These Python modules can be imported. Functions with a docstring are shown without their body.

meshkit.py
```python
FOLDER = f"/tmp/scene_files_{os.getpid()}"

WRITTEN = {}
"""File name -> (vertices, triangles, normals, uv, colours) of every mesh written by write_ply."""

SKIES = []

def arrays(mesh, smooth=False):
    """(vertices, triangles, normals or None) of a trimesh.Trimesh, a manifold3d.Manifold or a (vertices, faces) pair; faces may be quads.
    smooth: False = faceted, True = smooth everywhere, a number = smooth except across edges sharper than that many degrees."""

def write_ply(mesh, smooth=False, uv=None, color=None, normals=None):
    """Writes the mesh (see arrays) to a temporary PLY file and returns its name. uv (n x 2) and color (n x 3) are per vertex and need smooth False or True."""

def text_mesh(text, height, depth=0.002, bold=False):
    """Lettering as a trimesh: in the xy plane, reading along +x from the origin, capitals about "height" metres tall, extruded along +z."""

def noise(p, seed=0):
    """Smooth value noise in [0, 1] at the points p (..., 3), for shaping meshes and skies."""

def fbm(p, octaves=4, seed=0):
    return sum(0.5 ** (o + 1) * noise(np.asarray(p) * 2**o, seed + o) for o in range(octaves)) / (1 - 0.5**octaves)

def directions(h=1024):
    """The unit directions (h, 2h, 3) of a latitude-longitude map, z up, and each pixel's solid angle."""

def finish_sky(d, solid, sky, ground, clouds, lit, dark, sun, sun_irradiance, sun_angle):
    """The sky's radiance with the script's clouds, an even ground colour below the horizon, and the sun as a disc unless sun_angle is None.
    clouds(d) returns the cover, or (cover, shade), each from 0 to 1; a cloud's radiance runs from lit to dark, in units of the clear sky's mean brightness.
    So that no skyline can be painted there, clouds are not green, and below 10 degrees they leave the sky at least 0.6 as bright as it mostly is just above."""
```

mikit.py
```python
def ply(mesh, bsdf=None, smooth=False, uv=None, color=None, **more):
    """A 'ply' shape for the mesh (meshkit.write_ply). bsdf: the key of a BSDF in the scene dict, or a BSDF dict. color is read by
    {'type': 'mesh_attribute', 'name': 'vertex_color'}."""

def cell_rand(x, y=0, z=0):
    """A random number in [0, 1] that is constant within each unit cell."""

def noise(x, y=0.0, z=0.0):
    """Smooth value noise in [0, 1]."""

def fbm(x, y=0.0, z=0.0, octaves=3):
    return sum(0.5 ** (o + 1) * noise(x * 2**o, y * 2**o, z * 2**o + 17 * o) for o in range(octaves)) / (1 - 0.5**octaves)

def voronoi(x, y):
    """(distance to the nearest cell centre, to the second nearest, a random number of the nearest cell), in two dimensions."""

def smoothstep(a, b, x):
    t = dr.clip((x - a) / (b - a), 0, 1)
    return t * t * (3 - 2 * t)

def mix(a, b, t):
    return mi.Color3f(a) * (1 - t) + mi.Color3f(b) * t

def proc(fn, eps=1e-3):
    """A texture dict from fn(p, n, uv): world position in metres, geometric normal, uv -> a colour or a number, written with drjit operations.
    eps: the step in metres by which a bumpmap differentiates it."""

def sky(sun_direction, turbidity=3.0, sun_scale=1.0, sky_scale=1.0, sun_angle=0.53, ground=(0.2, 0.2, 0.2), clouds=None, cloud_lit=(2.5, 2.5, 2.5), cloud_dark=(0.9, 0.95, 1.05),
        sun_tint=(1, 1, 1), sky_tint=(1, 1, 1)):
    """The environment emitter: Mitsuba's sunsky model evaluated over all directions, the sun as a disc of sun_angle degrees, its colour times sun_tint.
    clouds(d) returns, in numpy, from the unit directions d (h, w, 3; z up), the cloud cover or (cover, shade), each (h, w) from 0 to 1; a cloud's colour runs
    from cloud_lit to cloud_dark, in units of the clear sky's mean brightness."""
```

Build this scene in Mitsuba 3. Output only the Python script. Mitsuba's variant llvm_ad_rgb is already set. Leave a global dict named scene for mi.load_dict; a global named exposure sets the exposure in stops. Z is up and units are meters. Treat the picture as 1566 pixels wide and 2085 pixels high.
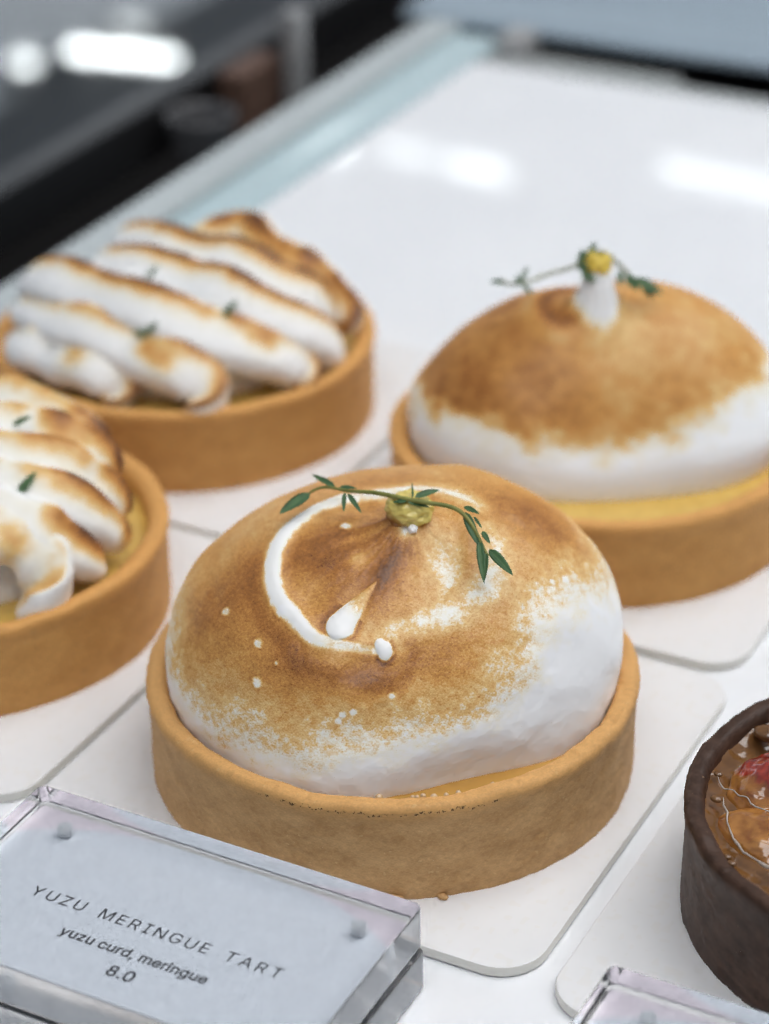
import math, random
import numpy as np, trimesh, drjit as dr, mitsuba as mi
import mikit, meshkit
from mikit import proc, noise, fbm, smoothstep, mix
from scipy.interpolate import PchipInterpolator, splprep, splev
from shapely.geometry import box as sbox

T = mi.ScalarTransform4f
scene, labels = {}, {}
rng = np.random.default_rng(7)

# ------------------------------------------------------------------ camera, light, exposure
EYE = np.array([0.1557, -0.2977, 0.2353])
FW = np.array([-0.4069, 0.7720, -0.4883]); UP = np.array([-0.2174, 0.4373, 0.8726])
scene['camera'] = {'type': 'thinlens', 'fov': 17.775, 'fov_axis': 'x', 'near_clip': 0.02, 'far_clip': 60.0,
                   'aperture_radius': 0.0033, 'focus_distance': 0.365,
                   'to_world': T().look_at(origin=EYE.tolist(), target=(EYE + FW).tolist(), up=UP.tolist())}
exposure = 0.0
scene['room_light'] = {'type': 'constant', 'radiance': {'type': 'rgb', 'value': [0.235, 0.255, 0.285]}}


def numbered(name, i):
    return name if i == 0 else f'{name}_{i:03d}'


def rgb(*c):
    return {'type': 'rgb', 'value': list(c)}


def lamp(key, c, ux, uy, power, label, group, col=(1, 1, 1)):
    """A flat ceiling lamp facing down: half axes ux, uy (xy), centre c."""
    c = np.array(c, float); ux = np.array([*ux, 0.0]); uy = np.array([*uy, 0.0])
    if np.cross(ux, uy)[2] > 0:
        uy = -uy
    v = np.array([c - ux - uy, c + ux - uy, c + ux + uy, c - ux + uy])
    m = trimesh.Trimesh(v, [[0, 1, 2], [0, 2, 3]], process=False)
    scene[key + '__diffuser'] = {**mikit.ply(m, 'lamp_white'), 'emitter': {'type': 'area', 'radiance': rgb(*[power * q for q in col])}}
    # housing: an open frame round and a back above the diffuser
    t = 0.03
    lx, ly = np.linalg.norm(ux), np.linalg.norm(uy)
    a = math.degrees(math.atan2(ux[1], ux[0]))
    h = trimesh.creation.box([2 * lx + 2 * t, 2 * ly + 2 * t, 0.05])
    h.apply_translation([0, 0, 0.030])
    h.apply_transform(trimesh.transformations.rotation_matrix(math.radians(a), [0, 0, 1])); h.apply_translation(c)
    scene[key + '__housing'] = mikit.ply(h, 'lamp_white')
    labels[key] = {'label': label, 'category': 'ceiling lamp', 'group': group}


scene['lamp_white'] = {'type': 'diffuse', 'reflectance': rgb(.8, .8, .8)}
WARM = (1.0, 1.0, 1.0)
g = 'square ceiling panels above the counter'
for i, (x, y) in enumerate([(0.25, 0.40), (1.30, 0.35), (0.75, 1.45), (0.20, -0.80)]):
    lamp('ceiling_panel' + ('' if i == 0 else f'_{i:03d}'), (x, y, 1.6), (.46, 0), (0, .46), 4.0, 'square white ceiling light panel shining down on the counter', g, WARM)
# lights at the far side of the shop, seen as reflections in the dark glass and on the white counter
COOL = (.92, .99, 1)
for i, (c, z, hx, hy, pw, lab) in enumerate([
        ((-3.22, 4.72), 1.8, (.150, .030), (-.014, .024), 42, 'bright white ceiling light mirrored in the dark glass at upper left'),
        ((-3.41, 4.56), 1.8, (.030, .010), (-.020, .030), 26, 'small ceiling spot mirrored at the left edge of the dark glass'),
        ((-2.49, 4.46), 1.8, (.040, .012), (-.030, .060), 24, 'small ceiling light mirrored on the corner of the white counter'),
        ((-2.10, 4.44), 1.8, (.085, -.015), (.005, .030), 9.5, 'ceiling light mirrored in the middle of the white counter'),
        ((-2.29, 4.46), 1.8, (.075, -.012), (.004, .024), 8, 'fainter short ceiling light mirrored left of the middle of the white counter'),
        ((-1.50, 4.66), 1.8, (.240, -.022), (.005, .030), 8.5, 'long ceiling light mirrored at the right of the white counter'),
        ((-3.33, 4.93), 1.8, (.040, .010), (-.020, .020), 12, 'faint ceiling spot mirrored above the bright light in the dark glass')]):
    lamp(numbered('ceiling_tube', i), (*c, z), hx, hy, pw, lab, 'ceiling lights at the far side of the shop', COOL)
lamp('ceiling_light_field', (-4.17, 5.2, 1.95), (.62, 0), (0, 1.7), 1.3, 'wide pale ceiling light field mirrored in the upper left corner', None, (.86, .96, 1.05))
labels['ceiling_light_field'].pop('group')

# ------------------------------------------------------------------ materials
def white_counter(p, n, uv):
    k = fbm(p.x * 30, p.y * 30, p.z * 30, 3)
    return mix((.74, .755, .785), (.78, .79, .81), k)


def tray_white(p, n, uv):
    k = fbm(p.x * 40, p.y * 40, 0, 3)
    s = smoothstep(.74, .80, noise(p.x * 900, p.y * 900, 3.0))
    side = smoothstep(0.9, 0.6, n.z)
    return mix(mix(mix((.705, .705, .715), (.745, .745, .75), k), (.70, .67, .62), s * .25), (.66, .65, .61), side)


scene['mat_counter'] = {'type': 'principled', 'base_color': proc(white_counter), 'roughness': .035, 'specular': .22}
scene['mat_tray'] = {'type': 'principled', 'base_color': proc(tray_white), 'roughness': .28, 'specular': .3}


def ramp(t, stops):
    c = mi.Color3f(stops[0][1])
    for (a, ca), (b, cb) in zip(stops[:-1], stops[1:]):
        k = dr.clip((t - a) / (b - a), 0, 1)
        c = mix(c, cb, k)
    return c


TOAST = [(0.0, (.80, .81, .825)), (.14, (.78, .74, .63)), (.32, (.69, .465, .195)), (.54, (.55, .270, .072)), (.75, (.34, .132, .030)), (1.0, (.12, .045, .016))]


def toast(p, n, uv):
    t = uv.x
    blot = fbm(p.x * 1150, p.y * 1150, p.z * 1150, 3)
    g1 = fbm(p.x * 4600, p.y * 4600, p.z * 4600, 2)
    w = smoothstep(0.01, .22, t)
    edge = w * smoothstep(.62, .25, t)
    u = t + (blot - .5) * (.32 * edge + .13 * w) + (g1 - .5) * (.32 * w)
    speck = smoothstep(.80, .9, noise(p.x * 2600, p.y * 2600, p.z * 2600)) * w * .10
    return ramp(dr.clip(u + speck, 0, 1), TOAST)


def toast_soft(p, n, uv):
    blot = fbm(p.x * 500, p.y * 500, p.z * 500, 3)
    w = smoothstep(0.02, .25, uv.x)
    return ramp(dr.clip(uv.x + (blot - .5) * .26 * w, 0, 1), TOAST)


scene['mat_meringue'] = {'type': 'principled', 'base_color': proc(toast), 'roughness': .38, 'specular': .42}
scene['mat_meringue_piped'] = {'type': 'principled', 'base_color': proc(toast_soft), 'roughness': .45, 'specular': .35}
scene['mat_meringue_white'] = {'type': 'principled', 'base_color': rgb(.86, .85, .84), 'roughness': .3, 'specular': .5}


def crust(cx, cy, speck, base, dark, rim):
    def f(p, n, uv):
        x, y, z = p.x - cx, p.y - cy, p.z
        r = dr.sqrt(x * x + y * y)
        a = fbm(x * 260, y * 260, z * 330, 4)
        b = fbm(x * 1500 + 9, y * 1500, z * 1500, 3)
        fine = noise(x * 4200, y * 4200, z * 4200)
        k = dr.clip((a - .5) * 1.5 + .5 + (b - .5) * .9, 0, 1)
        c = mix(dark, base, k)
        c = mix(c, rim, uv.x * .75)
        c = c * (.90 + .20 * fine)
        pale = smoothstep(.77, .84, fbm(x * 1300, y * 1300 + 31, z * 1300, 2))
        c = mix(c, (.66, .47, .25), pale * .30)
        brown = smoothstep(.80, .86, noise(x * 520 + 5, y * 520, z * 520))
        c = mix(c, (.30, .15, .05), brown * .20)
        if speck:
            az = dr.atan2(y, x)
            wob = (noise(az * 60, 3.0) - .5) * .0007
            line = smoothstep(.00030, .00012, dr.abs(z - .01815 + wob)) * smoothstep(.0385, .0390, r)
            win = smoothstep(-1.75, -1.45, az) * smoothstep(-.55, -.85, az) * .65 + smoothstep(-3.1, -2.9, az) * smoothstep(-2.2, -2.6, az) * .35
            spots = smoothstep(.60, .70, noise(az * 130, z * 3000, 7.0) * .6 + noise(az * 420, z * 5000, 2.0) * .4 + (win - .55) * .35)
            c = mix(c, (.022, .016, .012), line * spots * smoothstep(.1, .3, win) * .85)
        return c
    return f


CB, CD, CR = (.56, .325, .135), (.43, .225, .080), (.62, .335, .115)
scene['mat_crust'] = {'type': 'principled', 'base_color': proc(crust(0, 0, True, (.525, .320, .147), (.39, .216, .088), CR)), 'roughness': .62, 'specular': .25}
scene['mat_crust_golden'] = {'type': 'principled', 'base_color': proc(crust(0, 0, False, (.55, .29, .092), (.44, .21, .060), (.62, .32, .10))), 'roughness': .62, 'specular': .25}


def choc(p, n, uv):
    a = fbm(p.x * 400, p.y * 400, p.z * 400, 4)
    b = fbm(p.x * 1800, p.y * 1800, p.z * 1800, 2)
    c = mix((.034, .0175, .0115), (.068, .036, .024), dr.clip((a - .5) * 1.6 + .5 + (b - .5) * .6, 0, 1))
    st = noise(p.z * 1300 + p.x * 240, p.y * 260 + p.x * 300, 1.0)
    c = c * (.86 + .3 * st)
    sp = smoothstep(.80, .88, fbm(p.x * 1500, p.y * 1500, p.z * 1500, 2))
    return mix(c, (.15, .08, .045), sp * .4)


scene['mat_chocolate_crust'] = {'type': 'principled', 'base_color': proc(choc), 'roughness': .45, 'specular': .22}


def curd(p, n, uv):
    k = fbm(p.x * 300, p.y * 300, p.z * 300, 3)
    return mix((.52, .315, .06), (.65, .44, .12), k)


scene['mat_curd'] = {'type': 'principled', 'base_color': proc(curd), 'roughness': .18, 'specular': .5, 'clearcoat': .6, 'clearcoat_gloss': .9}


def gel(p, n, uv):
    k = fbm(p.x * 500, p.y * 500, p.z * 500, 3)
    b = smoothstep(.35, .9, uv.x)
    return mix(mix((.54, .42, .075), (.76, .62, .20), k), (.20, .075, .015), b)


scene['mat_gel'] = {'type': 'principled', 'base_color': proc(gel), 'roughness': .12, 'specular': .5, 'clearcoat': .8, 'clearcoat_gloss': .95}
scene['mat_gel_yellow'] = {'type': 'principled', 'base_color': rgb(.74, .54, .08), 'roughness': .2, 'specular': .5}


def leaf_col(p, n, uv):
    k = fbm(p.x * 900, p.y * 900, p.z * 900, 3)
    mid = smoothstep(.10, .02, dr.abs(uv.x - .5))
    return mix(mix((.026, .070, .030), (.070, .145, .055), k), (.10, .17, .07), mid * .5)


def stem_col(p, n, uv):
    k = fbm(p.x * 500, p.y * 500, p.z * 500, 2)
    return mix((.10, .12, .025), (.26, .25, .07), k)


scene['mat_leaf'] = {'type': 'twosided', 'bsdf': {'type': 'principled', 'base_color': proc(leaf_col), 'roughness': .5, 'specular': .35}}
scene['mat_stem'] = {'type': 'principled', 'base_color': proc(stem_col), 'roughness': .5, 'specular': .3}
scene['mat_acrylic'] = {'type': 'roughdielectric', 'distribution': 'ggx', 'alpha': .006, 'int_ior': 1.49, 'ext_ior': 1.0}


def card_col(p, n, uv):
    # pale blue paper; lilac air-gap sheen at the corners is painted into the colour
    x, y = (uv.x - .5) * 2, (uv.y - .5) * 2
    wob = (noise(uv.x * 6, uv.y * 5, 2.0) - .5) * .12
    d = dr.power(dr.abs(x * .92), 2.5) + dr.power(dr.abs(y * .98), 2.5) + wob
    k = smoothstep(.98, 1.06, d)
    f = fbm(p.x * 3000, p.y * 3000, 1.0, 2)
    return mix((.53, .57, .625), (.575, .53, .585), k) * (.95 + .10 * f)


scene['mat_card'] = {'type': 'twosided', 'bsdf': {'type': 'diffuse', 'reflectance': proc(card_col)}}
scene['mat_ink'] = {'type': 'diffuse', 'reflectance': rgb(.014, .013, .015)}
scene['mat_peg'] = {'type': 'principled', 'base_color': rgb(.60, .64, .68), 'roughness': .15, 'specular': .5}
scene['mat_rib'] = {'type': 'diffuse', 'reflectance': rgb(.20, .21, .24)}
scene['mat_edge_glass'] = {'type': 'principled', 'base_color': rgb(.42, .53, .56), 'roughness': .15, 'specular': .5}
scene['mat_edge_grey'] = {'type': 'principled', 'base_color': rgb(.33, .35, .35), 'roughness': .25, 'specular': .4}
scene['mat_edge_lip'] = {'type': 'principled', 'base_color': rgb(.40, .44, .45), 'roughness': .25, 'specular': .4}
scene['mat_black'] = {'type': 'principled', 'base_color': rgb(.010, .008, .007), 'roughness': .6, 'specular': .03}
scene['mat_dark_glass'] = {'type': 'principled', 'base_color': rgb(.006, .009, .011), 'roughness': .02, 'specular': .45}
scene['mat_frame_grey'] = {'type': 'principled', 'base_color': rgb(.014, .014, .015), 'roughness': .3, 'specular': .4}
scene['mat_pale_glass'] = {'type': 'principled', 'base_color': rgb(.20, .26, .30), 'roughness': .08, 'specular': .5}


def brushed(p, n, uv):
    k = fbm(p.y * 320, p.x * 5, 0, 4)
    return mix((.22, .285, .34), (.34, .415, .48), k)


scene['mat_steel'] = {'type': 'principled', 'base_color': proc(brushed), 'roughness': .38, 'metallic': .15, 'specular': .5}
scene['mat_post'] = {'type': 'principled', 'base_color': rgb(.42, .42, .42), 'roughness': .4, 'metallic': .4}
scene['mat_brown'] = {'type': 'principled', 'base_color': rgb(.10, .055, .038), 'roughness': .5}


# ------------------------------------------------------------------ helpers
def smst(a, b, x):
    t = np.clip((x - a) / (b - a), 0, 1)
    return t * t * (3 - 2 * t)


def add(key, mesh, mat, smooth=False, uv=None, label=None, **more):
    scene[key] = mikit.ply(mesh, mat, smooth=smooth, uv=uv, **more)
    if label:
        labels[key] = {'label': label}
    return key


def tag(key, label, category, group=None, kind=None):
    labels[key] = {k: v for k, v in dict(label=label, category=category, group=group, kind=kind).items() if v}




def grid_mesh(V, wrap=True):
    n, m = V.shape[:2]
    i, j = np.meshgrid(np.arange(n - 1), np.arange(m if wrap else m - 1), indexing='ij')
    j2 = (j + 1) % m
    F = np.concatenate([np.stack([i * m + j, i * m + j2, (i + 1) * m + j2], -1).reshape(-1, 3), np.stack([i * m + j, (i + 1) * m + j2, (i + 1) * m + j], -1).reshape(-1, 3)])
    return trimesh.Trimesh(V.reshape(-1, 3), F, process=False)


def rounded_slab(x0, x1, y0, y1, z0, z1, rad, bev, seg=8):
    """A slab with rounded corners in plan and bevelled upper and lower edges."""
    rings = []
    core = sbox(x0 + rad, y0 + rad, x1 - rad, y1 - rad)
    prof = [(bev, z0), (bev * .3, z0 + bev * .3), (0, z0 + bev), (0, z1 - bev), (bev * .3, z1 - bev * .3), (bev, z1)]
    cs = [(x1 - rad, y1 - rad, 0), (x0 + rad, y1 - rad, 90), (x0 + rad, y0 + rad, 180), (x1 - rad, y0 + rad, 270)]
    for ins, z in prof:
        pts = []
        for cx, cy, a0 in cs:
            for a in np.linspace(a0, a0 + 90, seg + 1):
                a = math.radians(a)
                pts.append((cx + (rad - ins) * math.cos(a), cy + (rad - ins) * math.sin(a), z))
        rings.append(pts)
    V = np.array(rings); n, m = V.shape[:2]
    M = grid_mesh(V)
    v = np.vstack([M.vertices, V[0].mean(0), V[-1].mean(0)])
    j = np.arange(m); a = len(M.vertices)
    f = np.vstack([M.faces, np.stack([(j + 1) % m, j, j * 0 + a], -1), np.stack([(n - 1) * m + j, (n - 1) * m + (j + 1) % m, j * 0 + a + 1], -1)])
    return trimesh.Trimesh(v, f, process=False)


def box(x0, x1, y0, y1, z0, z1, bev=.0008):
    return rounded_slab(x0, x1, y0, y1, z0, z1, max(bev * 1.5, 1e-4), bev, 3)


def tube(path, radii, sides=10, cap=True):
    P = np.asarray(path, float); R = np.broadcast_to(radii, (len(P),))
    t = np.gradient(P, axis=0); t /= np.linalg.norm(t, axis=1, keepdims=True)
    ref = np.array([0.13, 0.21, 1.0]); V = []
    for k in range(len(P)):
        a = np.cross(t[k], ref); a /= np.linalg.norm(a) + 1e-12
        b = np.cross(a, t[k])
        ang = np.linspace(0, 2 * np.pi, sides, endpoint=False)
        V.append(P[k] + R[k] * (np.cos(ang)[:, None] * b + np.sin(ang)[:, None] * a))
    V = np.array(V)
    if cap:
        V = np.concatenate([np.repeat(P[:1, None] - t[0] * R[0] * .3, sides, 1), V, np.repeat(P[-1:, None] + t[-1] * R[-1] * .3, sides, 1)])
    return grid_mesh(V)


def spline(pts, n, k=3):
    pts = np.asarray(pts, float)
    tck, _ = splprep(pts.T, s=0, k=min(k, len(pts) - 1))
    return np.array(splev(np.linspace(0, 1, n), tck)).T


def lathe(prof, n, c, amp=0.0, freq=900, seed=1, wav=0.0, step=.0005):
    """Revolve the (r, z) profile about c with surface noise and slight unevenness."""
    prof = np.array(prof, float)
    d = np.concatenate([[0], np.cumsum(np.linalg.norm(np.diff(prof, axis=0), axis=1))])
    s = np.concatenate([np.linspace(a, b, max(2, int((b - a) / step) + 1))[:-1] for a, b in zip(d[:-1], d[1:])] + [[d[-1]]])
    r, z = PchipInterpolator(d, prof[:, 0])(s), PchipInterpolator(d, prof[:, 1])(s)
    ph = np.linspace(0, 2 * np.pi, n, endpoint=False)
    dirs = np.stack([np.cos(ph), np.sin(ph)], -1)
    w1 = meshkit.fbm(np.stack([dirs[:, 0] * 3 + seed, dirs[:, 1] * 3, 0 * ph], -1), 3) - .5
    w2 = meshkit.fbm(np.stack([dirs[:, 0] * 5 + seed, dirs[:, 1] * 5, 0 * ph + 9], -1), 3) - .5
    w3 = meshkit.fbm(np.stack([dirs[:, 0] * 40 + seed, dirs[:, 1] * 40, 0 * ph + 4], -1), 2) - .5
    zmax = prof[:, 1].max()
    V = np.empty((len(s), n, 3))
    rr = r[:, None] * (1 + .012 * w1[None] * (wav > 0))
    hh = np.clip(z / zmax, 0, 1)[:, None]
    V[..., 0] = rr * dirs[:, 0]; V[..., 1] = rr * dirs[:, 1]
    V[..., 2] = z[:, None] + hh ** 3 * wav * w2[None] * 2
    # crumbly foot
    foot = np.exp(-(z[:, None] / .0012) ** 2) * (r[:, None] > prof[:, 0].max() * .7)
    V[..., 2] += foot * np.clip(w3[None], 0, 1) * .0007 * (wav > 0)
    if amp:
        t = np.stack([np.gradient(r), np.gradient(z)], -1); t /= np.linalg.norm(t, axis=1, keepdims=True) + 1e-12
        nx, nz = t[:, 1], -t[:, 0]
        k = (meshkit.fbm(V * freq + seed * 11, 4) - .5) * 2 * amp + (meshkit.fbm(V * freq * .25 + seed * 7, 2) - .5) * 2 * amp
        if amp > .00014:          # crumb: small open pores
            pit = meshkit.noise(V * 1150 + seed, seed) * .7 + meshkit.noise(V * 520 + seed, seed + 3) * .3
            k = k - smst(.66, .80, pit) * .00022
        k = k * np.clip(r / .004, 0, 1)[:, None]
        V[..., 0] += k * nx[:, None] * dirs[:, 0]; V[..., 1] += k * nx[:, None] * dirs[:, 1]; V[..., 2] += k * nz[:, None]
    V = V + np.array(c)
    M = grid_mesh(V)
    uvx = np.repeat((np.exp(-((z - zmax) / .0022) ** 2) + .6 * z + .02)[:, None], n, 1)
    return M, np.stack([uvx.ravel(), np.tile(ph / 6.2832, len(s))], -1)


ZT = .002   # top of the trays
H = .0174


def shell_profile(R=.04, h=H, wall=.0036, floor=.006):
    k = R / .04
    return [(R * .968, -.0009), (R * .980, -.0008), (R * .984, -.0006), (R * .987, -.0002), (R * .990, .0014), (R * .988, h * .45), (R * .989, h * .78), (R * .998, h * .90), (R * 1.000, h * .945), (R * .994, h * .98),
            (R * .980, h * 1.0), (R - wall * .72, h * .992), (R - wall * .98, h * .955), (R - wall * 1.1, h * .85), (R - wall * 1.15, floor + .002), (R - wall * 1.5, floor), (.0002, floor)]


def unit(v):
    v = np.asarray(v, float)
    return v / np.linalg.norm(v)




# ------------------------------------------------------------------ the setting: counter and what lies behind it
tag('display_counter', 'white glossy top of the pastry display counter', None, None, 'structure'); labels['display_counter'].pop('category', None)
add('display_counter', box(-.142, .48, -.40, .3255, -.03, 0, .002), 'mat_counter', smooth=30)
add('display_counter__edge_strip', box(-.1680, -.1425, -.40, .3490, -.028, -.0005, .002), 'mat_edge_glass', smooth=30, label='teal tinted glass strip along the left edge of the counter')
add('display_counter__edge_lip', box(-.1690, -.1570, -.40, .350, -.0003, .0020, .0008), 'mat_edge_lip', smooth=30)
add('display_counter__back_strip', box(-.1420, .48, .3258, .3350, -.028, -.0008, .002), 'mat_edge_grey', smooth=30, label='grey strip along the back edge of the counter')
add('floor', box(-3.2, 3.2, -1.5, 6.0, -.95, -.90, .002), 'mat_black'); labels['floor'] = {'label': 'dark shop floor beneath the counter', 'kind': 'structure'}

tag('neighbouring_case', 'dark glass topped display case left of the white counter, mirroring a ceiling light', 'display case')
add('neighbouring_case__glass_top', box(-.80, -.2140, -.40, 1.2, -.010, 0, .001), 'mat_dark_glass', smooth=30)
add('neighbouring_case__frame', box(-.2135, -.2020, -.40, .80, -.014, .0015, .001), 'mat_frame_grey', smooth=30)
add('neighbouring_case__body', box(-.2010, -.1760, -.40, .80, -.12, -.04, .001), 'mat_black', smooth=30)

tag('steel_worktop', 'brushed blue grey steel worktop behind the white counter', 'worktop')
add('steel_worktop', box(-.178, .48, .3495, .75, .0004, .0030, .0006), 'mat_steel', smooth=30)
tag('support_post', 'small pale post in the dark gap along the steel worktop', 'post')
add('support_post', box(-.1400, -.1310, .3355, .3490, -.03, .0040, .001), 'mat_post', smooth=30)
tag('grey_rail', 'grey rail in the gap along the steel worktop, right of the pale post', 'rail')
add('grey_rail', box(-.1305, -.0850, .3355, .3490, -.03, -.004, .001), 'mat_edge_grey', smooth=30)
tag('dark_trough', 'black gap between the counter and the steel worktop', 'trough')
add('dark_trough', box(-.178, .48, .3352, .70, -.06, -.035, .001), 'mat_black', smooth=30)
tag('metal_bracket', 'grey metal upright in the dark gap beside the neighbouring case', 'bracket')
add('metal_bracket', box(-.1895, -.1830, .296, .302, -.04, .016, .001), 'mat_post', smooth=30)
tag('brown_box', 'brown blurred box in the dark gap beside the grey upright', 'box')
add('brown_box', box(-.2005, -.1905, .276, .300, -.04, .003, .002), 'mat_brown', smooth=30)

tag('metal_dish', 'small dull grey dish in the dark gap nearer than the grey upright', 'dish')
dm, _ = lathe([(.0004, 0), (.0065, 0), (.0085, .006), (.0100, .0130), (.0094, .0131), (.0078, .0065), (.006, .0012), (.0004, .0010)], 90, (-.1900, .2520, -.0130), seed=2, step=.001)
add('metal_dish', dm, 'mat_dish', smooth=True)
scene['mat_dish'] = {'type': 'principled', 'base_color': rgb(.13, .13, .135), 'roughness': .35, 'metallic': .4}

# trays
TR = 'square white trays under the tarts'
trays = [((-.0475 + .0015, .0436, -.0428, .0452), 'white square tray under the front meringue tart with the thyme sprig'),
         ((-.0500, .0419, .0482, .1385), 'white square tray under the rear meringue dome'),
         ((-.1385, -.0477, -.0405, .0478), 'white square tray under the piped tart cut off by the left edge of the photo'),
         ((-.1400, -.0525, .0495, .1400), 'white square tray under the piped meringue tart at back left'),
         ((.0471, .1370, -.0460, .0430), 'white square tray under the chocolate fig tart')]
for i, ((x0, x1, y0, y1), lab) in enumerate(trays):
    k = numbered('serving_tray', i)
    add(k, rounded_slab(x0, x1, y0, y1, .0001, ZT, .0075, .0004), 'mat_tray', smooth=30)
    tag(k, lab, 'tray')

# ------------------------------------------------------------------ main meringue tart (origin)
KT = np.radians([-12, 5, 20, 38, 60, 90])


def dome_points(q, th, ph, zc=.019, gap=.06, har0=.12):
    PH, TT = np.meshgrid(ph, th)
    har = har0 + (1 - har0) * smst(math.radians(-6), math.radians(16), TT)
    rho = PchipInterpolator(KT, q[:6])(np.clip(TT, KT[0], KT[-1])) * (1 + har * np.cos(TT) * (q[6] * np.cos(PH) + q[7] * np.sin(PH) + q[8] * np.cos(2 * PH) + q[9] * np.sin(2 * PH)))
    low = np.clip((KT[0] - TT) / math.radians(18), 0, 1)
    rho = rho * (1 - .12 * low - gap * np.exp(-((np.degrees(PH) + 42) / 27) ** 2) * smst(14, -4, np.degrees(TT)))
    return np.stack([rho * np.cos(TT) * np.cos(PH), rho * np.cos(TT) * np.sin(PH), zc + rho * np.sin(TT)], -1), PH, TT


def seg_dist(P, pts, width=None):
    """Distance of the xy points P to the polyline pts, and the position 0..1 along it."""
    best = np.full(P.shape[:-1], 9e9); at = np.zeros(P.shape[:-1])
    n = len(pts) - 1
    for i in range(n):
        a, b = pts[i], pts[i + 1]
        d = b - a
        t = np.clip(((P - a) @ d) / (d @ d), 0, 1)
        q = np.linalg.norm(P - a - t[..., None] * d, axis=-1)
        m = q < best
        best = np.where(m, q, best); at = np.where(m, (i + t) / n, at)
    return best, at


def drop_shape(P, head, tail, r0, r1):
    """Distance over radius of a teardrop, and the position from head (0) to tail (1)."""
    d = tail - head
    t = np.clip(((P - head) @ d) / (d @ d), 0, 1)
    q = np.linalg.norm(P - head - t[..., None] * d, axis=-1)
    return q / (r0 + (r1 - r0) * t), t, r0 + (r1 - r0) * t


tag('meringue_tart', 'round tart in front with toasted white meringue dome, yellow gel dab and thyme sprig', 'tart', 'tarts with a smooth meringue dome')
sm, suv = lathe(shell_profile(), 640, (0, 0, ZT), amp=.00019, freq=900, seed=1, wav=.0006, step=.00035)
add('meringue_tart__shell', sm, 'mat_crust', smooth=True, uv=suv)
cm, cuv = lathe([(.0002, 0), (.02, .0004), (.033, .0002), (.0361, -.0006)], 160, (0, 0, ZT + .0140), amp=.0002, freq=200, seed=3, step=.002)
cm.faces = cm.faces[:, ::-1]
add('meringue_tart__curd', cm, 'mat_curd_amber', smooth=True)

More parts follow.
